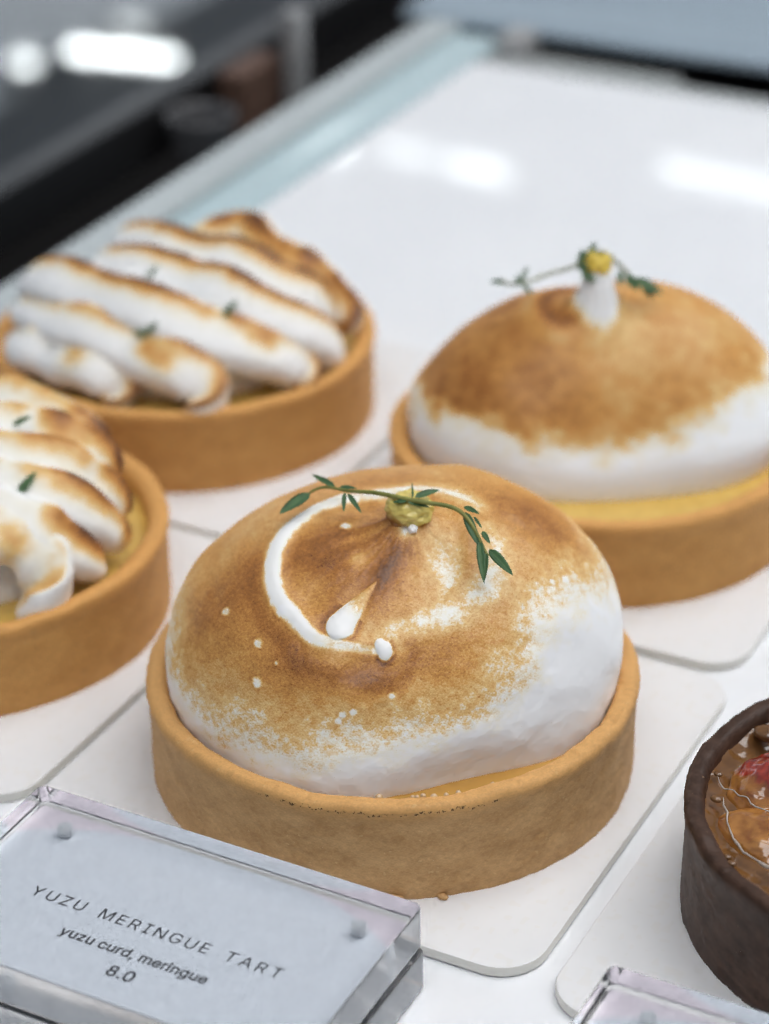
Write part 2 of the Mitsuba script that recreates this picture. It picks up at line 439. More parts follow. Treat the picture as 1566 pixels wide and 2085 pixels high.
Q0 = np.array([.0352, .0363, .0354, .0329, .0299, .0270, -.0356, .1006, -.0088, .0448])
NPH, NTH = 900, 330
th = np.radians(np.concatenate([np.linspace(-30, 0, 40)[:-1], np.linspace(0, 90, NTH)])); ph = np.linspace(-np.pi, np.pi, NPH, endpoint=False)
V, PH, TT = dome_points(Q0, th, ph, gap=.145)
XY = V[..., :2] * 1000.0                                    # millimetres
EL, AZ = np.degrees(TT), np.degrees(PH)
PK = np.array([3.5, -1.0])
dpk = np.linalg.norm(XY - PK, axis=-1)
top = smst(20, 40, EL)
f1 = meshkit.fbm(V * 70 + 3, 3) - .5
f2 = meshkit.fbm(V * 260 + 5, 3) - .5
f3 = meshkit.fbm(V * 1900 + 8, 2) - .5
CR_ = spline([(10.7, 8.9), (6.2, 9.8), (.2, 8.6), (-5, 5.6), (-11.0, .9), (-13.9, -6.1), (-13.8, -12.6), (-11.6, -17.5), (-8.6, -20.9), (-4.5, -22.9), (-1.0, -24.4), (3.3, -24.0), (8.2, -22.4), (11, -21.2)], 60)
dC, sC = seg_dist(XY, CR_)
wC = np.interp(sC, [0, .12, .3, .55, .72, .85, 1], [.5, .75, 1.25, 1.45, 1.3, .85, .35])
ridge = np.exp(-(dC / 1.25) ** 2) * np.interp(sC, [0, .2, .5, .85, 1], [.2, .6, 1, 1, .3])
inside = smst(15.5, 12.0, np.linalg.norm((XY - [1.0, -8.0]) / [1.0, 1.05], axis=-1))
dz = np.zeros_like(EL)
dz += .42e-3 * ridge * .8 - .9e-3 * inside * smst(3, 9, dpk) + 2.2e-3 * np.exp(-(dpk / 3.4) ** 2) + .9e-3 * np.exp(-(dpk / 8) ** 2)
azp = np.arctan2(XY[..., 1] - PK[1], XY[..., 0] - PK[0])
stri = meshkit.fbm(np.stack([np.cos(azp) * 4.5, np.sin(azp) * 4.5, dpk * .10], -1), 3) - .5
dz += stri * .45e-3 * inside * smst(1.0, 4, dpk)
dz *= top
rad = f1 * 1.5e-3 + f2 * .5e-3 + f3 * .08e-3
N = V - np.array([0, 0, .012]); N /= np.linalg.norm(N, axis=-1, keepdims=True)
drops = [((2.4, -21.4), (4.1, -13.2), 2.3, .15, 1.0e-3), ((9.8, -21.5), (9.0, -21.2), 1.25, .9, .6e-3)]
drops += [((x, y), (x + .2, y + .2), r, r * .8, .4e-3 * r) for x, y, r in [(-17.2, -22.5, .85), (-9.0, -26.7, .75), (-7.2, -30.2, .9), (-4.9, -28.3, .4), (12.9, -24.9, .6), (8.1, -28.5, .55), (6.3, -29.8, .5), (6.7, -29.3, .55), (-5.7, -4.4, 1.0), (-7.2, -22.5, .9), (26.6, 7.3, .7), (25.5, 4.5, .5)]]
ballast, near, tails = np.zeros_like(EL), np.zeros_like(EL), np.zeros_like(EL)
dn = np.zeros_like(EL)
wbl = (meshkit.fbm(V * 700, 2) - .5) * .5
for k, (a, b, r0, r1, h) in enumerate(drops):
    q, t, r = drop_shape(XY, np.array(a), np.array(b), r0, r1)
    if k >= 2:          # small blisters: distance along the surface, so that they stay round on the steep flank
        at_ = np.argmin(np.where(EL > 8, np.linalg.norm(XY - np.array(a), axis=-1), 9e9))
        q = np.linalg.norm(V - V.reshape(-1, 3)[at_], axis=-1) * 1e3 / r0
    qq = q * (1 + wbl * (.2 if k < 2 else 1.8))
    dn += h * np.clip(1 - qq ** 2, 0, 1) ** .7 * np.clip(r / r0, 0, 1) * (1 if k < 2 else .20)
    inner = smst(1.12, .85, qq) if k < 2 else .82 * smst(1.3, .45, qq)
    m = inner * (1 - .60 * smst(.15, .6, t)) if k == 0 else inner
    ballast = np.maximum(ballast, m)
    near = np.maximum(near, np.exp(-((qq - 1.1) / .35) ** 2) * (t < .3) * (.9 if k < 2 else .3))
V = V + N * (rad + dn)[..., None]; V[..., 2] += dz
# --- toast amount
AZB = [-180, -144, -132, -117, -104, -90, -76, -56, -33, -22, -12, -7, 5, 20, 36, 50, 110, 150, 180]
ELB = [10, 8, 4, 3, 3, 4, 8, 12, 14, 19, 24, 30, 31, 27, 17, 11, 10, 9, 10]
lim = np.interp(AZ, AZB, ELB)
w1 = meshkit.fbm(V * 330 + 2, 4) - .5
e = EL - lim + w1 * 17
to = .20 * smst(-8, 5, e) + .29 * smst(2, 24, e)
big = meshkit.fbm(V * 120 + 9, 3) - .5
to += smst(0, 12, e) * (big * .28 + .03)


def blob(x, y, r, k):
    global to
    to = to + k * np.exp(-(((XY[..., 0] - x) ** 2 + (XY[..., 1] - y) ** 2) / r ** 2)) * smst(-2, 8, e)


blob(-15.5, -20, 8, .20); blob(-2, -27.0, 5.0, .16); blob(9, -24, 4, .13); blob(17, -18, 5.5, .13); blob(16, 14, 8, .22); blob(-8, 10, 8, .06); blob(-22, -22, 6, .08)
# inside the crater: dark towards the left and below the peak, pale to the right
dk = inside * top
to += dk * .34 * np.exp(-(((XY[..., 0] + 5.5) / 7.5) ** 2 + ((XY[..., 1] + 10.5) / 8) ** 2))
to += dk * .38 * np.exp(-(((XY[..., 0] - 4.6) / 2.6) ** 2 + ((XY[..., 1] + 9.5) / 7.5) ** 2))
to += dk * stri * .35
to -= dk * .42 * np.exp(-(((XY[..., 0] - 14.5) / 5.6) ** 2 + ((XY[..., 1] + 6) / 5.5) ** 2))
pale, sp = seg_dist(XY, spline([(8.5, -20.0), (12.5, -16.5), (16.5, -11.0), (18.6, -5), (18.0, 0.5), (15, 4.5)], 30))
to -= (.50 * np.exp(-(pale / 2.3) ** 2)) * (.75 + w1 * 1.6) * np.interp(sp, [0, .3, 1], [.7, 1, .8])
far, sf = seg_dist(XY, spline([(10.5, 8.9), (6, 10), (0, 9), (-6, 5.5)], 20))
to -= .30 * np.exp(-(far / 1.9) ** 2)
to -= .28 * np.exp(-(np.linalg.norm(XY - [-.4, -10.6], axis=-1) / 1.4) ** 2)
to -= .20 * np.exp(-(np.linalg.norm(XY - [3.2, -21.9], axis=-1) / 4.2) ** 2)
to += .16 * np.exp(-((dC - 3.2) / 1.1) ** 2) * (1 - inside) * smst(.5, .7, sC)  # shadow edge just outside the ridge, painted into the toast
to += .33 * near * smst(0, 12, e)
cm_ = smst(1.35, .55, dC / wC + w1 * .5 * smst(1, .6, sC)) * np.interp(sC, [0, .25, .45, .8, 1], [.35, .7, 1, 1, .5])
to = to * (1 - .95 * cm_)
to = to * (1 - .94 * ballast)
tip = np.exp(-(np.linalg.norm(XY - [4.6, -3.6], axis=-1) / 1.5) ** 2)
to = to * (1 - .95 * tip)
to = np.where(EL < -1, to * 0, to)
scorch = np.exp(-((AZ + 68) / 14) ** 2 - ((EL + 9) / 3.0) ** 2) * .55
to = np.clip(to + scorch, 0, 1)
mm = grid_mesh(V)
add('meringue_tart__meringue', mm, 'mat_meringue', smooth=True, uv=np.stack([(to + EL * 1e-4).ravel(), AZ.ravel() / 360 + .5], -1), label='glossy white meringue dome toasted golden brown with a pale curl on top')


def lumpy(c, rx, ry, rz, amp, seed, sub=4, freq=3.0):
    s = trimesh.creation.icosphere(subdivisions=sub)
    v = np.array(s.vertices)
    k = 1 + amp * (meshkit.fbm(v * freq + seed * 7.3, 3) - .5) * 2
    v = v * k[:, None] * [rx, ry, rz]
    return trimesh.Trimesh(v + np.array(c), s.faces, process=False)


gm = lumpy((.0036, -.0008, .0490), .0039, .0035, .0028, .22, 2)
gu = np.clip((gm.vertices @ unit([-.35, -.55, -.75]) - np.array([.0036, -.0008, .0490]) @ unit([-.35, -.55, -.75])) / .0034, 0, 1)
add('meringue_tart__yuzu_gel', gm, 'mat_gel', smooth=True, uv=np.stack([gu, gm.vertices[:, 0] * 60 + gm.vertices[:, 2] * 23], -1), label='translucent yellow gel dab browned on its lower left side')
add('meringue_tart__meringue_fleck', lumpy((.0056, -.0036, .0475), .0008, .0007, .0007, .25, 5, 3), 'mat_meringue_white', smooth=True)
# syrup beads along the gap on the right
rb = random.Random(4)
nb = 0
for az in (-58, -57, -55.5, -53, -50, -47, -38, -66):
    a = math.radians(az); r = .0362 + rb.uniform(-.0003, .0003)
    s = rb.uniform(.00035, .00062)
    add('meringue_tart__' + numbered('syrup_bead', nb), lumpy((r * math.cos(a), r * math.sin(a), ZT + .0165), s, s, s, .15, nb, 2), 'mat_bead', smooth=True); nb += 1
scene['mat_bead'] = {'type': 'principled', 'base_color': rgb(.52, .36, .20), 'roughness': .08, 'specular': .8}
scene['mat_curd_amber'] = {'type': 'principled', 'base_color': rgb(.47, .25, .055), 'roughness': .12, 'specular': .5, 'clearcoat': .8, 'clearcoat_gloss': .95}
for i, (az, r, s) in enumerate([(-62, .0402, .0009), (-52, .0399, .0006), (-73, .0398, .0007), (-80, .0405, .0005)]):
    a = math.radians(az)
    add('meringue_tart__' + numbered('crumb', i), lumpy((r * math.cos(a), r * math.sin(a), ZT + s * .7), s * 1.4, s, s * .8, .35, 20 + i, 2), 'mat_crust', smooth=True, uv=rng.uniform(0, .1, (162, 2)))


# ------------------------------------------------------------------ thyme
def leaf_mesh(base, d, length, width, up=(0, 0, 1), fold=.35, curl=.25, n=9):
    """A folded thyme leaf with thickness from base along d."""
    d = unit(d); up = np.asarray(up, float); side = unit(np.cross(d, up)); nrm = np.cross(side, d)
    s = np.linspace(0, 1, n)
    w = 1.02 * width * (np.sin(np.pi * np.clip(s, 0, 1) ** .8) ** .7) * (1 - .25 * s) + width * .06
    w[-1] = width * .03
    th_ = width * .10
    rows, uv = [], []
    for k in range(n):
        c = np.asarray(base) + d * length * s[k] - nrm * curl * length * s[k] ** 2
        ring = []
        for x, z in ((-1, fold), (-.55, fold * .35), (0, 0), (.55, fold * .35), (1, fold), (.55, fold * .35 - .28), (0, -.38), (-.55, fold * .35 - .28)):
            ring.append(c + side * x * w[k] * .5 + nrm * (z * w[k] * .5)); uv.append((x * .5 + .5, s[k]))
        rows.append(ring)
    V = np.array(rows)
    return grid_mesh(V), np.array(uv)


def sprig(key, stem, radii, leaves):
    P = spline(stem, 60)
    add(key + '__stem', tube(P, np.interp(np.linspace(0, 1, 60), np.linspace(0, 1, len(radii)), radii), 10), 'mat_stem', smooth=True)
    for i, (base, tip, w, up, fold, curl) in enumerate(leaves):
        base, tip = np.array(base, float) * 1e-3, np.array(tip, float) * 1e-3
        m, uv = leaf_mesh(base, tip - base, np.linalg.norm(tip - base), w * 1e-3, up, fold, curl)
        add(key + '__' + numbered('leaf', i), m, 'mat_leaf', smooth=True, uv=uv)



tag('thyme_sprig', 'green thyme sprig lying over the yellow gel dab of the front tart', 'herb sprig', 'thyme sprigs on the meringue domes')
U1 = (.0, -.5, .85)
sprig('thyme_sprig', np.array([(-13.32, -2.21, 48.6), (-11.17, -1.41, 49.7), (-7.32, -2.0, 50.4), (-2.13, -1.94, 51.2), (4.24, -2.66, 51.9), (8.1, -1.93, 51.8), (12.21, -.88, 51.0), (14.13, -1.37, 50.0),
                              (16.42, -2.64, 48.2), (18.07, -3.82, 46.9), (18.75, -4.19, 46.4)]) * 1e-3, [.00022, .00024, .00032, .00040, .00036, .00034, .00030, .00022],
      [((-13.24, -2.35, 48.6), (-15.42, -8.3, 47.4), 2.3, U1, .16, .02), ((-9.22, -1.26, 50.1), (-13.94, -.33, 50.8), 1.0, U1, .5, .0), ((-8.42, -1.27, 50.3), (-5.07, -2.26, 51.6), .75, U1, .4, .1),
       ((-6.98, -2.32, 50.2), (-5.64, -5.35, 48.8), .8, U1, .4, .1), ((-6.33, -2.55, 50.3), (-2.69, -5.03, 49.2), .85, U1, .4, .1), ((4.71, -1.92, 52.0), (3.42, .46, 53.2), .6, (1, .2, .3), .4, .0),
       ((5.05, -1.75, 52.0), (7.76, 1.31, 52.8), 1.3, U1, .3, .1), ((4.3, -3.12, 51.8), (2.0, -3.45, 51.4), .8, U1, .4, .1), ((4.51, -3.19, 51.8), (7.76, -1.93, 51.2), .85, U1, .4, .1),
       ((12.34, .57, 51.0), (15.33, -.42, 51.2), .9, U1, .4, .1), ((12.91, -.25, 50.6), (16.96, -3.94, 47.8), 1.6, U1, .35, .08), ((14.42, -.25, 50.2), (16.5, -1.79, 49.6), .5, U1, .3, .1),
       ((16.64, -1.9, 49.0), (18.61, -3.42, 48.3), .9, U1, .3, .1), ((16.6, -2.83, 48.0), (20.47, -9.34, 45.0), 1.35, U1, .4, .05), ((18.33, -4.0, 46.8), (20.03, -8.06, 44.8), 1.0, U1, .4, .05),
       ((18.35, -2.99, 46.8), (23.78, -6.5, 46.0), 1.65, U1, .3, .1)])

# ------------------------------------------------------------------ rear meringue tart
BR = np.array([-.0036, .0926, 0])
tag('meringue_tart_001', 'evenly browned meringue dome tart behind the front one, with tall white peak', 'tart', 'tarts with a smooth meringue dome')
sm, suv = lathe(shell_profile(), 320, BR + [0, 0, ZT], amp=.00012, freq=900, seed=2, wav=.0005, step=.0007)
add('meringue_tart_001__shell', sm, 'mat_crust_golden', smooth=True, uv=suv)
cm, cuv = lathe([(.0002, 0), (.02, .0004), (.033, .0002), (.0361, -.0006)], 120, BR + [0, 0, ZT + .0142], amp=.0002, freq=200, seed=5, step=.002)
cm.faces = cm.faces[:, ::-1]
add('meringue_tart_001__curd', cm, 'mat_curd', smooth=True)
Q1 = np.array([.0316, .0331, .0307, .0286, .0272, .0257, -.0455, .1246, .0593, .1248])
th = np.radians(np.concatenate([np.linspace(-30, 0, 20)[:-1], np.linspace(0, 90, 150)])); ph = np.linspace(-np.pi, np.pi, 420, endpoint=False)
V, PH, TT = dome_points(Q1, th, ph, gap=.03, har0=.75)
EL, AZ = np.degrees(TT), np.degrees(PH)
V += BR
XY = (V - BR)[..., :2] * 1000
f1 = meshkit.fbm(V * 70 + 3, 3) - .5
N = V - BR - np.array([0, 0, .012]); N /= np.linalg.norm(N, axis=-1, keepdims=True)
dpk = np.linalg.norm(XY - [1.0, -4.6], axis=-1)
V = V + N * (f1 * 1.4e-3)[..., None]
sw = np.linalg.norm(XY - [-3.5, -3.5], axis=-1)
V[..., 2] += (1.6e-3 * np.exp(-(dpk / 7.5) ** 2) + .6e-3 * np.exp(-((sw - 8.5) / 1.6) ** 2) * smst(4, -2, XY[..., 0])) * smst(30, 45, EL)
lim = np.interp(AZ, [-180, -146, -120, -91, -53, -30, -3, 15, 60, 120, 180], [9, 10, 15, 15, 15, 18, 24, 22, 16, 9, 9])
w1 = meshkit.fbm(V * 300 + 2, 4) - .5
e = EL - lim + w1 * 18
to = .16 * smst(-8, 2, e) + .32 * smst(-2, 12, e) + smst(0, 10, e) * ((meshkit.fbm(V * 90 + 9, 3) - .5) * .30 + .05 + .14 * smst(6, -12, XY[..., 0] + .4 * XY[..., 1]))
to += .22 * np.exp(-((sw - 6.2) / 1.5) ** 2) * smst(1, -3, XY[..., 0])
to -= .16 * np.exp(-((sw - 9.2) / 1.4) ** 2) * smst(1, -3, XY[..., 0])
# the pulled peak: a steep, slightly leaning column drawn up out of the dome
hp = np.interp(dpk * (1 + w1 * .25), [0, .9, 1.8, 2.5, 3.1, 3.8, 4.8, 6.2, 8], [9.2, 9.0, 8.0, 6.2, 4.2, 2.6, 1.3, .4, 0]) * 1e-3 * smst(30, 45, EL)
V[..., 2] += hp
V[..., 0] -= hp * .06; V[..., 1] += hp * .16
to *= 1 - .97 * smst(5.2, 2.6, np.linalg.norm(XY - [1.2, -5.4], axis=-1) * (1 + w1 * .8))
to -= .14 * np.exp(-(np.linalg.norm(XY - [8, -9], axis=-1) / 6) ** 2)
add('meringue_tart_001__meringue', grid_mesh(V), 'mat_meringue_piped', smooth=True, uv=np.stack([(np.clip(to, 0, 1) + EL * 1e-4).ravel(), AZ.ravel() / 360], -1))
add('meringue_tart_001__yuzu_gel', lumpy(BR + [.0004, -.0030, .0540], .0026, .0024, .0022, .38, 3, 4, 1.6), 'mat_gel_yellow', smooth=True, label='bright yellow gel dab on the white peak')
tag('thyme_sprig_001', 'blurred thyme sprig hanging over the white peak of the rear dome', 'herb sprig', 'thyme sprigs on the meringue domes')
D = lambda a: (np.array(a) + BR * 1000).tolist()
sprig('thyme_sprig_001', np.array([D(a) for a in [(-15.97, -10.1, 50.0), (-12.22, -10.0, 50.2), (-8.18, -6.2, 51.5), (-2.8, -4.2, 54.0), (.3, -3.2, 56.4), (3.6, -1.9, 54.2), (7.08, -.02, 50.3), (9.89, 1.66, 48.5)]]) * 1e-3, [.00025, .0003, .00035, .0003],
      [(D(a), D(b), w, U1, .3, .05) for a, b, w in [((-15.13, -10.18, 50.0), (-18.11, -10.9, 50.0), 1.3), ((-12.31, -9.8, 50.2), (-12.88, -5.36, 52.0), 1.0), ((-12.04, -10.4, 50.2), (-13.5, -9.43, 51.5), 1.0), ((-11.63, -10.2, 50.2), (-9.63, -10.16, 48.6), 1.0),
                                                    ((-1.6, -5.6, 52.6), (-3.48, -2.19, 56.0), 2.2), ((-1.4, -5.4, 53.5), (-1.33, -1.2, 57.5), 2.0), ((-1.88, -5.6, 52.6), (1.2, -6.2, 51.8), 1.8), ((3.96, -1.65, 52.6), (5.26, -3.91, 51.0), 1.4),
                                                    ((5.19, -1.52, 52.0), (7.78, -1.63, 49.6), 2.0), ((6.26, -.45, 51.0), (11.61, 1.02, 48.5), 2.3), ((7.66, 1.03, 49.5), (9.93, .47, 47.5), 1.6)]])


# ------------------------------------------------------------------ the two piped meringue tarts
def stroke(key, pts, R, C, seed, A, ctr, sig, blobs=(), taper=(.55, 1.0), n=110, m=56, base=0.0, grow=([0, .1, .3, .8, 1], [.35, .5, .8, 1, .7])):
    """One piped ridge of meringue along pts (mm, local to C): a teardrop section with a sharp crest that has caught the torch."""
    pts = np.array(pts, float); pts[:, 2] -= R * .80
    P = spline(pts, n) * 1e-3
    u_ = np.linspace(0, 1, n)
    P[:, 1] += .0007 * np.sin(u_ * 13 + seed * 1.7) * np.sin(np.pi * u_); P[:, 2] += .0006 * np.sin(u_ * 17 + seed) * np.sin(np.pi * u_)
    t = np.gradient(P, axis=0); t /= np.linalg.norm(t, axis=1, keepdims=True)
    s = np.linspace(0, 1, n)
    side = np.cross(t, [0, 0, 1.0]); side /= np.linalg.norm(side, axis=1, keepdims=True)     # to the right of travel: towards the viewer for strokes that run along +x
    up = np.cross(side, t)
    a = np.linspace(-np.pi, np.pi, m, endpoint=False)
    env = np.clip(1 - np.abs(2 * s - 1) ** 10, 0, 1) ** .5 * np.interp(s, [0, .35, .8, 1], [taper[0], .95, 1.0, taper[1]])
    w = (meshkit.fbm(np.stack([s * 9 + seed * 3.1, s * 0, s * 0], -1), 3) - .5)
    rr = (R * 1e-3 * env * (1 + .18 * w))[:, None]
    lean = .50
    cx = np.cos(a) * 1.0 - lean * np.clip(np.sin(a), 0, 1) ** 2
    cz = np.sin(a) * .84 + .26 * np.clip(np.sin(a), 0, 1) ** 6
    V = P[:, None] + rr[..., None] * (cx[None, :, None] * side[:, None] + cz[None, :, None] * up[:, None])
    k = meshkit.fbm(V * 260 + seed, 3) - .5
    V = V + k[..., None] * .0006 * np.array([.4, .4, 1.0])
    V += np.array(C)
    deg = np.degrees(a)[None]
    As = A * np.clip(np.interp(s, *grow) + w * 1.5, .1, 1.35)[:, None]
    dg = deg - ctr - w[:, None] * 20
    to = As * np.exp(-(dg / np.where(dg > 0, 9.0, sig)) ** 2) * (.9 + k * .9) + base
    for b in blobs:
        to = to + b[3] * np.exp(-(np.linalg.norm(V - np.array(C) - np.array(b[:3]) * 1e-3, axis=-1) / (b[4] * 1e-3)) ** 2)
    gm_ = grid_mesh(np.concatenate([np.repeat(V[:1].mean(1, keepdims=True), m, 1), V, np.repeat(V[-1:].mean(1, keepdims=True), m, 1)]))
    if gm_.volume < 0:
        gm_.faces = gm_.faces[:, ::-1]
    add(key, gm_, 'mat_meringue_piped', smooth=True,
        uv=np.stack([(np.clip(np.concatenate([to[:1], to, to[-1:]]), 0, 1) + np.linspace(0, .02, n + 2)[:, None]).ravel(), np.tile(np.linspace(0, 1, m), n + 2)], -1))


def piped_tart(key, C, label, strokes, seed, A, ctr, sig, R, **more):
    C = np.array([C[0], C[1], 0.0])
    tag(key, label, 'tart', 'tarts with piped meringue ridges')
    sm, suv = lathe(shell_profile(), 320, C + [0, 0, ZT], amp=.00012, freq=900, seed=seed, wav=.0005, step=.0007)
    add(key + '__shell', sm, 'mat_crust_golden', smooth=True, uv=suv)
    cm, _ = lathe([(.0002, 0), (.02, .0004), (.033, .0002), (.0361, -.0006)], 120, C + [0, 0, ZT + .0142], amp=.0003, freq=200, seed=seed + 5, step=.002)
    cm.faces = cm.faces[:, ::-1]
    add(key + '__curd', cm, 'mat_curd', smooth=True)
    core = trimesh.creation.icosphere(subdivisions=4); core.apply_scale([.0265, .0265, .0130]); core.apply_translation(C + [.001, .000, .0165])
    add(key + '__meringue_core', core, 'mat_meringue_white', smooth=True)
    for i, (pts, kw) in enumerate(strokes):
        stroke(key + '__' + numbered('meringue_ridge', i), pts, **{**dict(R=R, C=C, seed=seed * 10 + i, A=A, ctr=ctr, sig=sig, **more), **kw})


piped_tart('piped_meringue_tart', (-.0977, .0943), 'tart at back left with white piped meringue ridges edged in brown', [
    ([(-7.0, 14.0, 35.5), (-1.1, 13.5, 38.2), (4.0, 16.8, 38.4), (10.5, 14.4, 37.8), (16.8, 11.4, 37.0), (24.9, 10.2, 33.2), (29.4, 12.6, 27.8), (31.5, 11, 23)], dict(A=.92, ctr=82, sig=40, R=4.8)),
    ([(-21.6, 9.2, 35.2), (-12, 6, 37.4), (-2.5, 2.7, 38.4), (13.3, 1.0, 37.9), (23.8, 3.1, 34.6), (30.7, 6.2, 27.3)], dict(taper=(.8, 1.0))),
    ([(-19, -2.5, 36.0), (-7.6, -6.4, 37.6), (4.8, -8.1, 37.7), (18.9, -8.6, 35.8), (28.1, -4.7, 31.3), (33.0, .8, 25.2), (34.6, 3.3, 21.3)], dict(taper=(.7, 1.0))),
    ([(-32.1, -9.6, 31.6), (-24, -12.8, 34.2), (-13.3, -17.0, 35.6), (3.8, -20.0, 35.9), (19.1, -18.4, 32.7), (27.4, -13.8, 29.0), (32.0, -9.1, 23.8), (32.6, -10.9, 20.6)], dict(R=5.9, taper=(.85, .9), blobs=[(27, -14, 28, .6, 3.0)])),
    ([(-31.9, -14.5, 27.6), (-20.1, -21.0, 30.2), (-4.4, -26.0, 31.6), (7.5, -27.0, 30.4), (16.3, -26.0, 27.9), (20.4, -26.0, 24.4), (20.4, -27.9, 21.6), (17.0, -29.3, 21.6)], dict(blobs=[(13.5, -28.5, 27, .6, 3.0), (9.5, -28.5, 29, .5, 2.2)])),
    ([(-30.1, -17.5, 22.2), (-22, -24, 25.0), (-13.6, -28.2, 26.2), (-3.1, -29.9, 27.1), (2.5, -30.6, 25.1), (3.3, -31.0, 23.2), (1.6, -31.6, 21.6)], dict(blobs=[(-4.5, -31.5, 24.5, .6, 3.0)])),
], 4, 1.35, 97, 27, 5.5, grow=([0, .1, .35, .8, 1], [.45, .8, .95, 1, .7]))
piped_tart('piped_meringue_tart_001', (-.0932, .0058), 'tart at the left edge of the photo, its piped meringue ridges torched dark', [
    ([(-26, 12, 33), (-14, 16, 36), (-2.6, 17.9, 37.0), (3.3, 20.0, 36.2), (9.4, 20.3, 35.6), (14.3, 19.9, 34.5), (20.2, 20.7, 30.2)], {}),
    ([(-30, 5, 31), (-14, 7, 37), (3.8, 8.5, 37.9), (8.3, 10.7, 37.6), (13.1, 12.3, 36.9), (18.6, 13.8, 35.0), (21.9, 16.4, 31.7), (24.6, 17.0, 28.4)], dict(blobs=[(18, 12.5, 35, .3, 3.5)])),
    ([(-31, -3, 30), (-12, -4, 37.5), (10.7, -.1, 37.8), (16.0, 1.8, 37.3), (20.8, 5.2, 35.8), (25.7, 7.3, 32.8), (28.6, 9.6, 29.3), (30.4, 10.3, 25.6)], {}),
    ([(-30, -12, 29), (-12, -12, 36), (15.6, -7.2, 37.1), (21.9, -4.3, 35.5), (26.5, -.9, 33.0), (30.3, 2.2, 29.3), (32.3, 4.6, 25.4), (33.6, 4.7, 22.8)], {}),
    ([(-24, -21, 27), (-6, -20, 34), (10, -15, 36), (21.2, -11.1, 34.6), (26.0, -9.2, 32.1), (29.3, -7.2, 29.3), (32.4, -3.6, 25.0), (33.8, -1.0, 22.0)], dict(ctr=80)),
    ([(-14, -28, 24), (2, -25, 31), (14, -20, 34), (22.0, -15.3, 32.7), (26.3, -12.8, 30.6), (29.2, -12.4, 27.6), (30.6, -13.6, 24.0), (30.2, -15.6, 22.0), (28.0, -18.7, 21.8)], dict(ctr=82, A=.5, blobs=[(25.5, -15.2, 29, .62, 3.2)])),
], 6, 1.15, 92, 38, 4.8, grow=([0, .70, .80, .89, .96, 1], [.04, .14, .5, 1, .95, .6]))
pl = 'small green thyme leaves strewn on the piped meringue'
CB_, CL_ = np.array([-97.7, 94.3, 0]), np.array([-93.2, 5.8, 0])
for i, (c, a, b, w, lab) in enumerate([(CB_, (8.6, -27.0, 31.4), (10.6, -25.4, 33.6), 1.5, 'dark thyme leaf near the front of the back left tart'), (CB_, (9.0, -27.0, 31.4), (6.0, -27.4, 31.6), 1.4, 'small thyme leaf beside a larger one near the front of the back left tart'),
                                       (CB_, (20.2, -16.4, 33.0), (21.8, -13.6, 36.0), 1.8, 'thyme leaf on the right of the back left tart'), (CB_, (2.0, -15.6, 37.0), (3.8, -13.6, 40.0), 1.4, 'pale thyme leaf in the middle of the back left tart'),
                                       (CB_, (13.1, 1.6, 37.5), (15.4, 3.6, 39.4), 1.5, 'faint thyme leaf at the top right of the back left tart'),
                                       (CL_, (22.8, -8.2, 34.2), (23.6, -3.6, 37.0), 1.9, 'single oval thyme leaf standing on the tart at the left edge'), (CL_, (11.0, 7.6, 37.6), (14.0, 9.4, 39.4), 1.5, 'thyme leaf lying at the top of the tart at the left edge')]):
    k = numbered('thyme_leaf', i)
    a, b = (np.array(a) + c) * 1e-3, (np.array(b) + c) * 1e-3
    m, uv = leaf_mesh(a, b - a, np.linalg.norm(b - a), w * 1e-3, U1, .2, .05)
    add(k, m, 'mat_leaf', smooth=True, uv=uv); tag(k, lab, 'herb leaf', pl)

# ------------------------------------------------------------------ chocolate fig tart
FC = np.array([.0883, -.0023, 0])
tag('fig_tart', 'dark chocolate tart at the right edge filled with glazed red and amber fig', 'tart')
sm, suv = lathe(shell_profile(.0347, .0191, .0030), 520, FC + [0, 0, ZT], amp=.00015, freq=900, seed=9, wav=.0006, step=.00045)
add('fig_tart__shell', sm, 'mat_chocolate_crust', smooth=True, uv=suv)


def figc(p, n, uv):
    k = fbm(p.x * 420, p.y * 420, p.z * 420, 4)
    str_ = fbm(p.x * 1500, p.y * 500, p.z * 300, 2)
    red = mix((.055, .005, .005), (.30, .030, .014), dr.clip((k - .5) * 2 + .5 + (str_ - .5) * .8, 0, 1))
    amb = mix((.19, .062, .012), (.42, .19, .045), dr.clip((k - .5) * 2 + .5, 0, 1))
    return mix(amb, red, smoothstep(.35, .6, uv.x + (k - .5) * .5))


def glz(p, n, uv):
    k = fbm(p.x * 300, p.y * 300, p.z * 300, 3)
    return mix((.060, .026, .009), (.20, .090, .026), k)


scene['mat_fig'] = {'type': 'principled', 'base_color': proc(figc), 'roughness': .10, 'specular': .6, 'clearcoat': 1.0, 'clearcoat_gloss': .97}
scene['mat_glaze'] = {'type': 'principled', 'base_color': proc(glz), 'roughness': .08, 'specular': .6, 'clearcoat': 1.0, 'clearcoat_gloss': .97}
gl, _ = lathe([(.0002, .0012), (.02, .0008), (.028, .0012), (.0308, .0030), (.0322, .0040)], 300, FC + [0, 0, ZT + .0135], amp=.0007, freq=330, seed=12, step=.0006)
gl.faces = gl.faces[:, ::-1]
add('fig_tart__glaze', gl, 'mat_glaze', smooth=True)
figs = [((-20.5, .5, 15.6), (9.5, 9.0, 5.6), 1), ((-18.6, -11.6, 15.0), (9.8, 6.4, 4.8), 2), ((-3, -20, 16), (9, 7, 5), 3), ((11, -17, 16), (8, 8, 5), 4), ((20, -3, 16), (8, 9, 5), 5), ((12, 15, 16), (9, 8, 5), 6), ((-6, 18, 16), (9, 7, 5), 7), ((1, 0, 16.5), (10, 10, 5.5), 8)]
